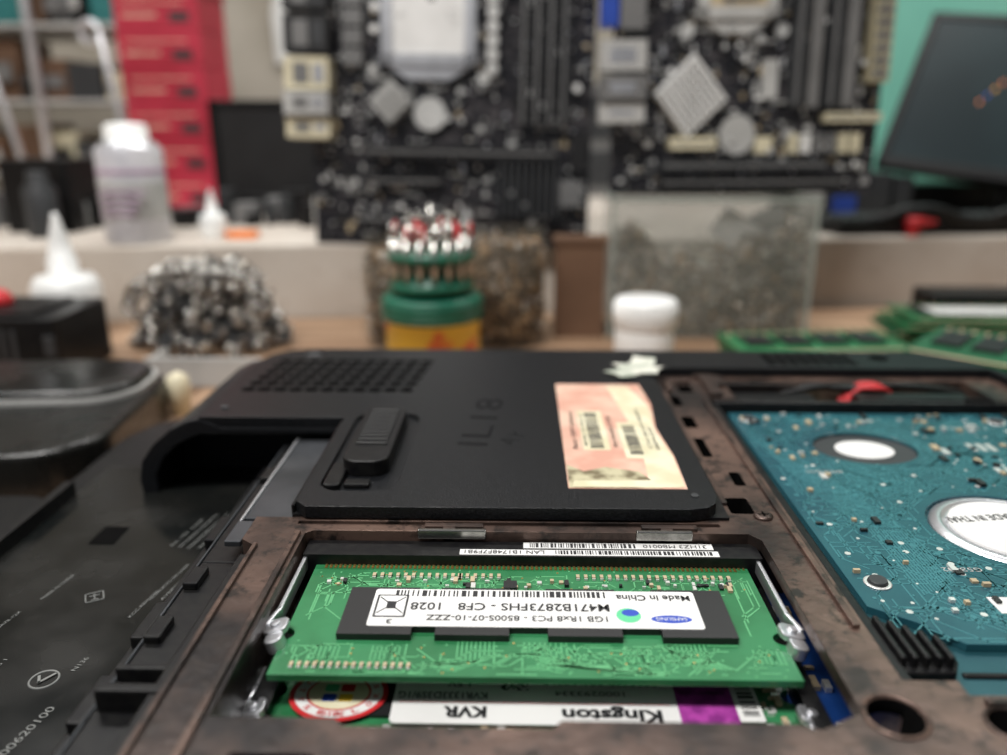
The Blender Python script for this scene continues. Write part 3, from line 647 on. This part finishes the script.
def pile(name, items):
    b_ = newbm()
    for (x, y, z, w, d, a, lab) in items:
        T = Matrix.Translation((x, y, z)) @ Matrix.Rotation(math.radians(a), 4, 'Z')
        box(b_, -w/2, w/2, -d/2, d/2, 0, .14, R.choice((0, 0, 1)), T)
        for k in range(4): box(b_, -w*.42+k*w*.22, -w*.42+k*w*.22+w*.16, -d*.2, d*.25, .14, .26, 2, T)
        if lab: box(b_, -w*.35, w*.35, -d*.3, d*.15, .26, .28, 3, T)
        for k in range(12): box(b_, -w*.45+k*w*.075, -w*.45+k*w*.075+.12, d*.35, d*.45, .14, .18, 4, T)
        box(b_, -w*.48, w*.48, -d*.5, -d*.45, .14, .15, 4, T)
    finish(name, b_, ['pcbg', 'pcbgd', 'chip', 'white', 'smdw'])
pile('memory_module_pile', [(19.3+R.uniform(-.5, .5), 33.2, TZ+.3*k, 6.8, 3, R.uniform(-6, 6), k in (3, 4, 5)) for k in range(6)] + [(26.5, 32, TZ, 6.5, 3, 8, 1)])
pile('expansion_card_pile', [(15.6+R.uniform(-.4, .4), 25.2+R.uniform(-.5, .5), TZ+.3*k, 5.4, 4.2, -35+R.uniform(-9, 9), 0) for k in range(8)] +
     [(11.2, 29.6, TZ+.3*k, 6.5, 3, -14+5*k, 0) for k in range(5)] + [(19.5, 27.5, TZ+.3*k, 3.8, 3, 10+9*k, k == 4) for k in range(5)])
bm = newbm(); prism(bm, rrect(18.5, 30, 35.4, 37.7, .4), TZ, TZ+1.9, 0); box(bm, 19, 29.5, 35.35, 35.45, TZ+.6, TZ+1.2, 1); finish('battery_pack', bm, ['blk2', 'dkgrey'], bevel=.12)

# ------------------------------------------------------------------ motherboards
def mboard(name, X, Y, Z, W, H, lean, roll, build, sx=1.):
    root = empty(name, X+W/2, Y, Z)
    T = Matrix.Translation((X, Y, Z)) @ Matrix.Rotation(math.radians(90-lean), 4, 'X') @ Matrix.Rotation(math.radians(roll), 4, 'Z') @ Matrix.Diagonal((sx, 1, 1, 1))
    b_ = newbm(); box(b_, 0, W, 0, H, -.12, 0, 0, T); finish('board', b_, ['pcbk'], root)
    b_ = newbm(); build(b_, T, W, H)
    finish('board_parts', b_, KEYS, root)
KEYS = ['chip', 'smds', 'smdw', 'alu', 'white', 'creamc', 'bluec', 'dkgrey', 'grey', 'lgrey', 'nickel', 'gold', 'yel', 'steel']
def slot(b, T, x0, x1, y0, y1, h, mi, n=1):
    box(b, x0, x1, y0, y1, 0, h, mi, T)
    if x1-x0 > y1-y0: box(b, x0+.1, x1-.1, (y0+y1)/2-.05, (y0+y1)/2+.05, h, h+.01, 8, T)
    else: box(b, (x0+x1)/2-.05, (x0+x1)/2+.05, y0+.1, y1-.1, h, h+.01, 8, T)
def common(b, T, W, H):
    smds(b, .2, W-.2, .2, H-.2, 0, 800, (.07, .2), (0, 0, 1, 1, 2, 7, 8, 9, 3), .12, T)
    for _ in range(50):
        x = R.uniform(.3, W-.3); y = R.uniform(.3, H-.3); r = R.uniform(.12, .22); cyl(b, (x, y, 0), r, .5, R.choice((1, 7, 7, 0)), T, 12); cyl(b, (x, y, .5), r*.85, .02, R.choice((1, 4, 8)), T, 12)
    for _ in range(26):
        x = R.uniform(.3, W-1); y = R.uniform(.3, H-1); w = R.uniform(.3, .8); box(b, x, x+w, y, y+w*R.choice((.6, 1)), 0, .13, R.choice((0, 0, 7)), T)
        for k in range(5): box(b, x+k*w/5, x+k*w/5+.05, y-.1, y, 0, .05, 1, T)
    for _ in range(40):
        x = R.uniform(.3, W-1.2); y = R.uniform(.3, H-.5)
        for k in range(R.randint(3, 7)): cyl(b, (x+k*.16, y, 0), .05, .3, 1, T, 6)
    for _ in range(26):
        x = R.uniform(.3, W-1.2); y = R.uniform(.3, H*.6); box(b, x, x+R.uniform(.15, .45), y, y+R.uniform(.12, .3), 0, .2, R.choice((4, 1, 9)), T)  # pale blocks standing in for glints on the lower board
def socket(b, T, x0, x1, y0, y1, mi):
    for q in ((x0, x0+.5, y0, y1), (x1-.5, x1, y0, y1), (x0, x1, y0, y0+.5), (x0, x1, y1-.5, y1)): box(b, *q, 0, .6, mi, T)
    box(b, x0+.45, x1-.45, y0+.45, y1-.45, 0, .5, 4 if mi == 3 else 2, T)
    for (x, y) in ((x0-.4, y0-.4), (x1+.4, y0-.4), (x0-.4, y1+.4), (x1+.4, y1+.4)): cyl(b, (x, y, 0), .3, .2, 1, T, 16)
    prism(b, [(x0-.3, y0+.3), (x0+1.2, y0-.6), (x1-1.2, y0-.6), (x1+.3, y0+.3)], 0, .45, mi, T)
    Tl = T @ Matrix.Translation((x1+.2, y0+.2, .5)) @ Matrix.Rotation(-.35, 4, 'Z'); box(b, 0, .16, 0, y1-y0-.5, 0, .15, 10, Tl); box(b, -.3, .16, y1-y0-.6, y1-y0-.3, 0, .2, 10, Tl)
def b1(b, T, W, H):
    common(b, T, W, H)
    socket(b, T, 3.4, 7.7, 8.2, 12.4, 3)
    for k in range(4): slot(b, T, 9.7+k*.62, 9.7+k*.62+.42, 5.6, 13.4, .7, 0)
    Th = T @ Matrix.Translation((3.8, 6.6, 0)) @ Matrix.Rotation(.75, 4, 'Z'); box(b, -.7, .7, -.7, .7, 0, .5, 9, Th)
    for k in range(6): box(b, -.7+k*.25, -.58+k*.25, -.7, .7, .5, .9, 9, Th)
    cyl(b, (5.6, 6.1, 0), .9, .2, 7, T, 28); cyl(b, (5.6, 6.1, .2), .75, .2, 1, T, 28)
    slot(b, T, 2.6, 11.6, 4.1, 4.65, .9, 0); slot(b, T, 2.6, 6.2, 2.9, 3.2, .6, 0); slot(b, T, 2.2, 7.5, 1.1, 1.4, .6, 7)
    box(b, 8.9, 11.8, 1.5, 4.0, 0, .3, 7, T)
    for k in range(9): box(b, 8.9+k*.33, 9.05+k*.33, 1.5, 4.0, .3, .9, 7, T)
    for (y0, y1, mi, h) in ((4.9, 5.8, 5, 1.3), (5.9, 6.9, 9, 1.6), (7.0, 8.4, 5, 1.3), (8.6, 10.2, 0, 1.2), (10.4, 12, 0, 1.2)):
        box(b, -.9, 1.1, y0, y1, 0, h, mi, T); box(b, -.5, .2, y0+.25, y1-.25, h, h+.02, 8, T); box(b, .4, .9, y0+.3, y1-.3, h, h+.02, 3 if mi else 7, T)
    for k in range(5): box(b, 2.5+k*1.6, 3.4+k*1.6, .15, .5, 0, .7, R.choice((0, 4, 5, 8)), T)
    box(b, 11.6, 12.8, 2.0, 3.2, 0, .7, 8, T); box(b, 12.2, 13.0, 3.6, 5.3, 0, .8, 0, T)
    for k in range(7): cyl(b, (8.5, 8.1+k*.6, 0), .27, .75, 1, T, 14)
    for k in range(5): box(b, 1.6, 2.5, 8.2+k*.85, 8.9+k*.85, 0, .5, 8, T)
def b2f(b, T, W, H):
    common(b, T, W, H)
    socket(b, T, 3.9, 7.6, 7.2, 10.5, 9)
    box(b, 4.9, 6.6, 8.0, 9.6, .5, .65, 3, T)
    Th = T @ Matrix.Translation((3.7, 4.1, 0)) @ Matrix.Rotation(.72, 4, 'Z'); box(b, -1.25, 1.25, -1.25, 1.25, 0, .5, 4, Th)
    for k in range(9):
        for j in range(9): box(b, -1.22+k*.28, -1.05+k*.28, -1.22+j*.28, -1.05+j*.28, .5, .8, 4, Th)
    cyl(b, (6.1, 2.5, 0), .95, .25, 7, T, 28); cyl(b, (6.1, 2.5, .25), .85, .15, 9, T, 28)
    for k in range(4): slot(b, T, 8.4+k*.82, 8.4+k*.82+.5, 3.6, 11.5, .8, 8 if k % 2 else 7)
    for k in range(2): slot(b, T, 12.0, 12.9, 4.6, 10, .9, 5)
    for k in range(10): box(b, 12.1, 12.4, 4.8+k*.5, 5.05+k*.5, .9, .93, 8, T); box(b, 12.5, 12.8, 4.8+k*.5, 5.05+k*.5, .9, .93, 8, T)
    for (y0, y1, mi, h) in ((3.0, 3.8, 9, 1.4), (3.9, 4.9, 8, 1.6), (5.1, 6.3, 9, 1.4), (8.7, 10.2, 0, 1.2)):
        box(b, -.7, 1.4, y0, y1, 0, h, mi, T); box(b, -.3, .9, y0+.3, y1-.3, h, h+.02, 3, T)
    box(b, -.7, .1, 6.9, 8.7, 0, 1.0, 6, T); box(b, .2, 1.4, 6.8, 8.5, 0, .9, 8, T)
    slot(b, T, 2.4, 11.2, .25, .7, .9, 0); slot(b, T, 2.4, 10.4, 1.0, 1.4, .9, 7); slot(b, T, 2.8, 5.0, 1.9, 2.4, .8, 5); slot(b, T, 10.2, 12.8, 3.0, 3.35, .8, 5)
    box(b, 7.0, 7.8, 1.7, 2.4, 0, .5, 5, T); box(b, 7.2, 7.9, 4.0, 5.6, 0, .3, 9, T)
    for k in range(6): box(b, 8.6+k*.6, 9.0+k*.6, 1.7, 2.5, 0, .6, R.choice((4, 5, 8)), T)
mboard('motherboard', -9.9, 39.2, .42, 13.2, 14.2, 4, -1.0, b1)
mboard('motherboard', 4.1, 37.2, 2.98, 13.0, 11.6, 3, .5, b2f, .90)

# ------------------------------------------------------------------ things on the ledge
bm = newbm(); lathe(bm, (-19.0, 40.0, .4), [(1.45, 0), (1.55, .1), (1.55, 4.4), (1.45, 4.55), (1.2, 4.8), (1.0, 4.85), (1.0, 5.45), (.85, 5.6), (.4, 5.65)], 0, 36, mis=[1, 0, 0, 1, 1, 2, 2, 2, 2])
lathe(bm, (-19.0, 40.0, .4), [(1.56, 1.2), (1.57, 1.25), (1.57, 2.9), (1.56, 2.95)], 3, 36); lathe(bm, (-19.0, 40.0, .4), [(1.56, 3.3), (1.57, 3.35), (1.57, 3.5), (1.56, 3.55)], 4, 36)
for k in range(4): prism(bm, [(-19.9, 0), (-18.3+.2*k, 0), (-18.3+.2*k, .14), (-19.9, .14)], 0, .06, 4, Matrix.Translation((0, 38.44, 1.8+.35*k)) @ Matrix.Rotation(math.pi/2, 4, 'X'))
finish('spray_can', bm, ['can', 'alu', 'wpl', 'lgrey', 'mauve'])
bm = newbm()
z = .4
for k in range(7):
    x = -26.3+R.uniform(-.2, .2); h = 2.3; box(bm, x, x+5.5, 56, 61, z, z+h-.05, 0)
    box(bm, x+.5, x+2.8, 55.95, 56, z+.7, z+.9, 1); box(bm, x+.5, x+4.6, 55.95, 56, z+1.5, z+1.6, 1); box(bm, x+3.6, x+4.9, 55.95, 56, z+.4, z+1.0, 2); z += h
finish('carton_stack', bm, ['redbox', 'pink', 'dkgrey'], bevel=.06)
rk = empty('storage_rack', -37, 66, .4)
bm = newbm()
for (x, y) in ((-50, 62), (-35.5, 62), (-28.5, 64), (-50, 72), (-28.5, 72)): cyl(bm, (x, y, .4), .35, 24, 0, seg=12)
for zz in (2.2, 7.4, 12.6, 18): box(bm, -50.5, -28, 61.8, 72.5, zz, zz+.3, 1)
for x, xt in ((-31.5, -33.6), (-24.6, -26.0)):
    T = Matrix.Translation((x, 53, .4)) @ Matrix.Rotation(math.atan2(xt-x, 11), 4, 'Y'); cyl(bm, (0, 0, 0), .22, 11, 0, T, 12)
    torus(bm, Matrix.Translation((xt-.6, 53, 11.4)) @ Matrix.Rotation(1.57, 4, 'X'), .6, .2, 0, 16, 6)
finish('rack_frame', bm, ['alu', 'lgrey'], rk, .03)
bm = newbm()
for zz in (2.5, 7.7, 12.9, 18.3):
    x = -49.5
    while x < -30:
        w = R.uniform(.8, 2.6); h = R.uniform(1.6, 4.4); mi = R.choice((0, 1, 1, 2, 2, 3, 4, 4, 5, 6)); box(bm, x, min(x+w, -29), 62.6+R.uniform(0, 1), 68, zz, zz+h, mi)
        if R.random() < .5: box(bm, x+.2, min(x+w, -29)-.2, 62.5, 62.65, zz+h*.3, zz+h*.6, R.choice((5, 3, 4)))
        x += w+R.uniform(.05, .3)
finish('shelf_goods', bm, ['teal_obj', 'brown', 'dkgrey', 'grey', 'blk2', 'lgrey', 'creamc'], rk, .05)
def monitor(name, W, H, T, sc='screen', desk=.4):
    root = empty(name, T.translation.x, T.translation.y, T.translation.z)
    b_ = newbm(); box(b_, -W/2, W/2, -.6, 0, 0, H, 0, T); box(b_, -W/2, W/2, -.75, -.6, 0, .7, 0, T); box(b_, -W/2, W/2, -.75, -.6, H-.5, H, 0, T)
    box(b_, -W/2, -W/2+.5, -.75, -.6, 0, H, 0, T); box(b_, W/2-.5, W/2, -.75, -.6, 0, H, 0, T)
    finish('bezel', b_, ['blk2'], root, .06)
    b_ = newbm(); box(b_, -W/2+.5, W/2-.5, -.63, -.6, .7, H-.5, 0, T)
    if W > 10:
        for k in range(4): box(b_, -3.2+k*.28, -3.05+k*.28, -.64, -.63, 5.0+k*.5, 5.25+k*.5, 1+k % 3, T)
    finish('screen', b_, [sc, 'org', 'lblue', 'yel'], root)
    b_ = newbm(); p = T @ Vector((0, .3, .5)); cyl(b_, (p.x, p.y+.8, desk), .6, max(.3, p.z-desk+1.5), 0, seg=16); prism(b_, rrect(p.x-2.6, p.x+2.6, p.y-1, p.y+2.6, .8), desk, desk+.3)
    finish('stand', b_, ['blk2'], root)
monitor('monitor', 8.0, 6.4, Matrix.Translation((-15.3, 52.5, 1.0)), 'chip')
T = Matrix.Translation((28.2, 47.5, 2.4)) @ Matrix.Rotation(math.radians(8), 4, 'Y') @ Matrix.Rotation(math.radians(-33), 4, 'Z') @ Matrix.Rotation(math.radians(-32), 4, 'X')
monitor('monitor', 14.9, 11.4, T)
bm = newbm(); box(bm, 23.2, 60, 60, 61, .4, 45); box(bm, 23.0, 23.4, 59.7, 61.3, .4, 45); finish('wall_partition', bm, ['mint'])
bm = newbm(); T = Matrix.Translation((20.5, 44.5, .4)) @ Matrix.Rotation(math.radians(8), 4, 'Z'); prism(bm, rrect(-4, 9, -1.6, 2, .4), 0, .6, 0, T)
for i in range(16):
    for j in range(4): box(bm, -3.7+i*.78, -3.1+i*.78, -1.3+j*.78, -.7+j*.78, .6, .85, 1, T)
finish('keyboard', bm, ['blk2', 'dkgrey'], bevel=.05)
tube('cable_bundle', [(15, 45.5, .7), (18, 43.2, .7), (21, 42.8, 2.0), (24, 43.1, .8), (27, 43.8, 1.9), (31, 44.5, .8)], .35, 'blk2')
bm = newbm(); cyl(bm, (20.2, 42.6, 1.1), .3, .9, 0, axis='X', seg=14); cyl(bm, (21.1, 42.6, 1.1), .15, .6, 0, axis='X', seg=10); box(bm, 20.3, 20.7, 42.3, 42.9, .4, 1.1); finish('red_plug', bm, ['red'])
bm = newbm(); box(bm, 16.5, 22.5, 50, 54, .4, 3.2, 0); box(bm, 17, 18.4, 49.6, 50, 1, 2.2, 1); box(bm, 19, 20.4, 49.7, 50, .8, 1.8, 2); box(bm, 24, 33, 52, 55, .4, 2.4, 3); box(bm, 22.8, 23.8, 50, 53, .4, 3.0, 0)
finish('parts_crate', bm, ['dkgrey', 'lgrey', 'bluec', 'blk2'], bevel=.08)
bm = newbm()
for i in range(34):
    x = -34+i*.8; w = R.uniform(.6, 1.6); h = R.uniform(.5, 1.9); y = 44.5+R.uniform(0, 4)+(x+33)*.05
    box(bm, x, x+w, y, y+1.4, .4, .4+h, R.choice((0, 0, 1, 2, 0, 4)))
    if R.random() < .4: cyl(bm, (x+.4, y-.6, .4), .3, h*.9, R.choice((1, 2)), seg=12)
finish('tool_clutter', bm, ['blk2', 'dkgrey', 'grey', 'bluec', 'lgrey'], bevel=.05)
bm = newbm(); prism(bm, rrect(-15.0, -13.4, 40.7, 41.6, .2), .4, .75); finish('orange_eraser', bm, ['org'], bevel=.05)
bm = newbm(); box(bm, -27.5, -23.8, 43, 46, .4, 4.2, 0); lathe(bm, (-24.6, 41.5, .4), [(.8, 0), (.8, 2.4), (.5, 2.8), (.5, 3.3)], 1); finish('tool_holder', bm, ['blk2', 'dkgrey'], bevel=.08)
bm = newbm(); box(bm, -14, 22, 66, 74, .4, 9, 0); box(bm, -13, 21, 65.9, 66, 1.2, 4, 1); box(bm, -13, 21, 65.9, 66, 4.8, 8.2, 1); finish('storage_cabinet', bm, ['grey', 'dkgrey'], bevel=.1)
bm = newbm()
for k, x in enumerate((-26, -22.6, -18)): prism(bm, [(x, 0), (x+2.8, .4), (x+3, 6), (x+2, 8.5), (x+.6, 8.4), (x-.2, 5)], 0, .8, k % 2, Matrix.Translation((0, 91.9, 12)) @ Matrix.Rotation(math.pi/2, 4, 'X'))
finish('hanging_bag_row', bm, ['white', 'lgrey'], bevel=.2)

# ------------------------------------------------------------------ light
w = bpy.data.worlds.new('world'); scene.world = w; w.use_nodes = True
w.node_tree.nodes['Background'].inputs[0].default_value = (.90, .93, 1, 1); w.node_tree.nodes['Background'].inputs[1].default_value = .15
def area(name, loc, rot, sx, sy, p, col=(1, 1, 1)):
    l = bpy.data.lights.new(name, 'AREA'); l.shape = 'RECTANGLE'; l.size = sx; l.size_y = sy; l.energy = p; l.color = col
    o = bpy.data.objects.new(name, l); o.location = [c*S for c in loc]; o.rotation_euler = [math.radians(a) for a in rot]; scene.collection.objects.link(o)
area('ceiling_tube_light', (0, 56, 62), (-4, 0, 0), 1.1, .08, 4.4, (1, .98, .95))
area('added_front_fill', (-18, -2, 58), (18, -12, 0), .5, .12, 5.2, (1, .975, .94))  # added unseen lamp, gives front light to the upright boards

# ------------------------------------------------------------------ camera
cam = bpy.data.cameras.new('camera'); co = bpy.data.objects.new('camera', cam); scene.collection.objects.link(co)
co.location = (0, 0, .06); co.rotation_euler = (math.radians(72.4), 0, math.radians(1.1))
cam.sensor_width = 36; cam.lens = 28.6; cam.clip_start = .002; cam.clip_end = 20
cam.dof.use_dof = True; cam.dof.focus_distance = .122; cam.dof.aperture_fstop = 10.5
scene.camera = co
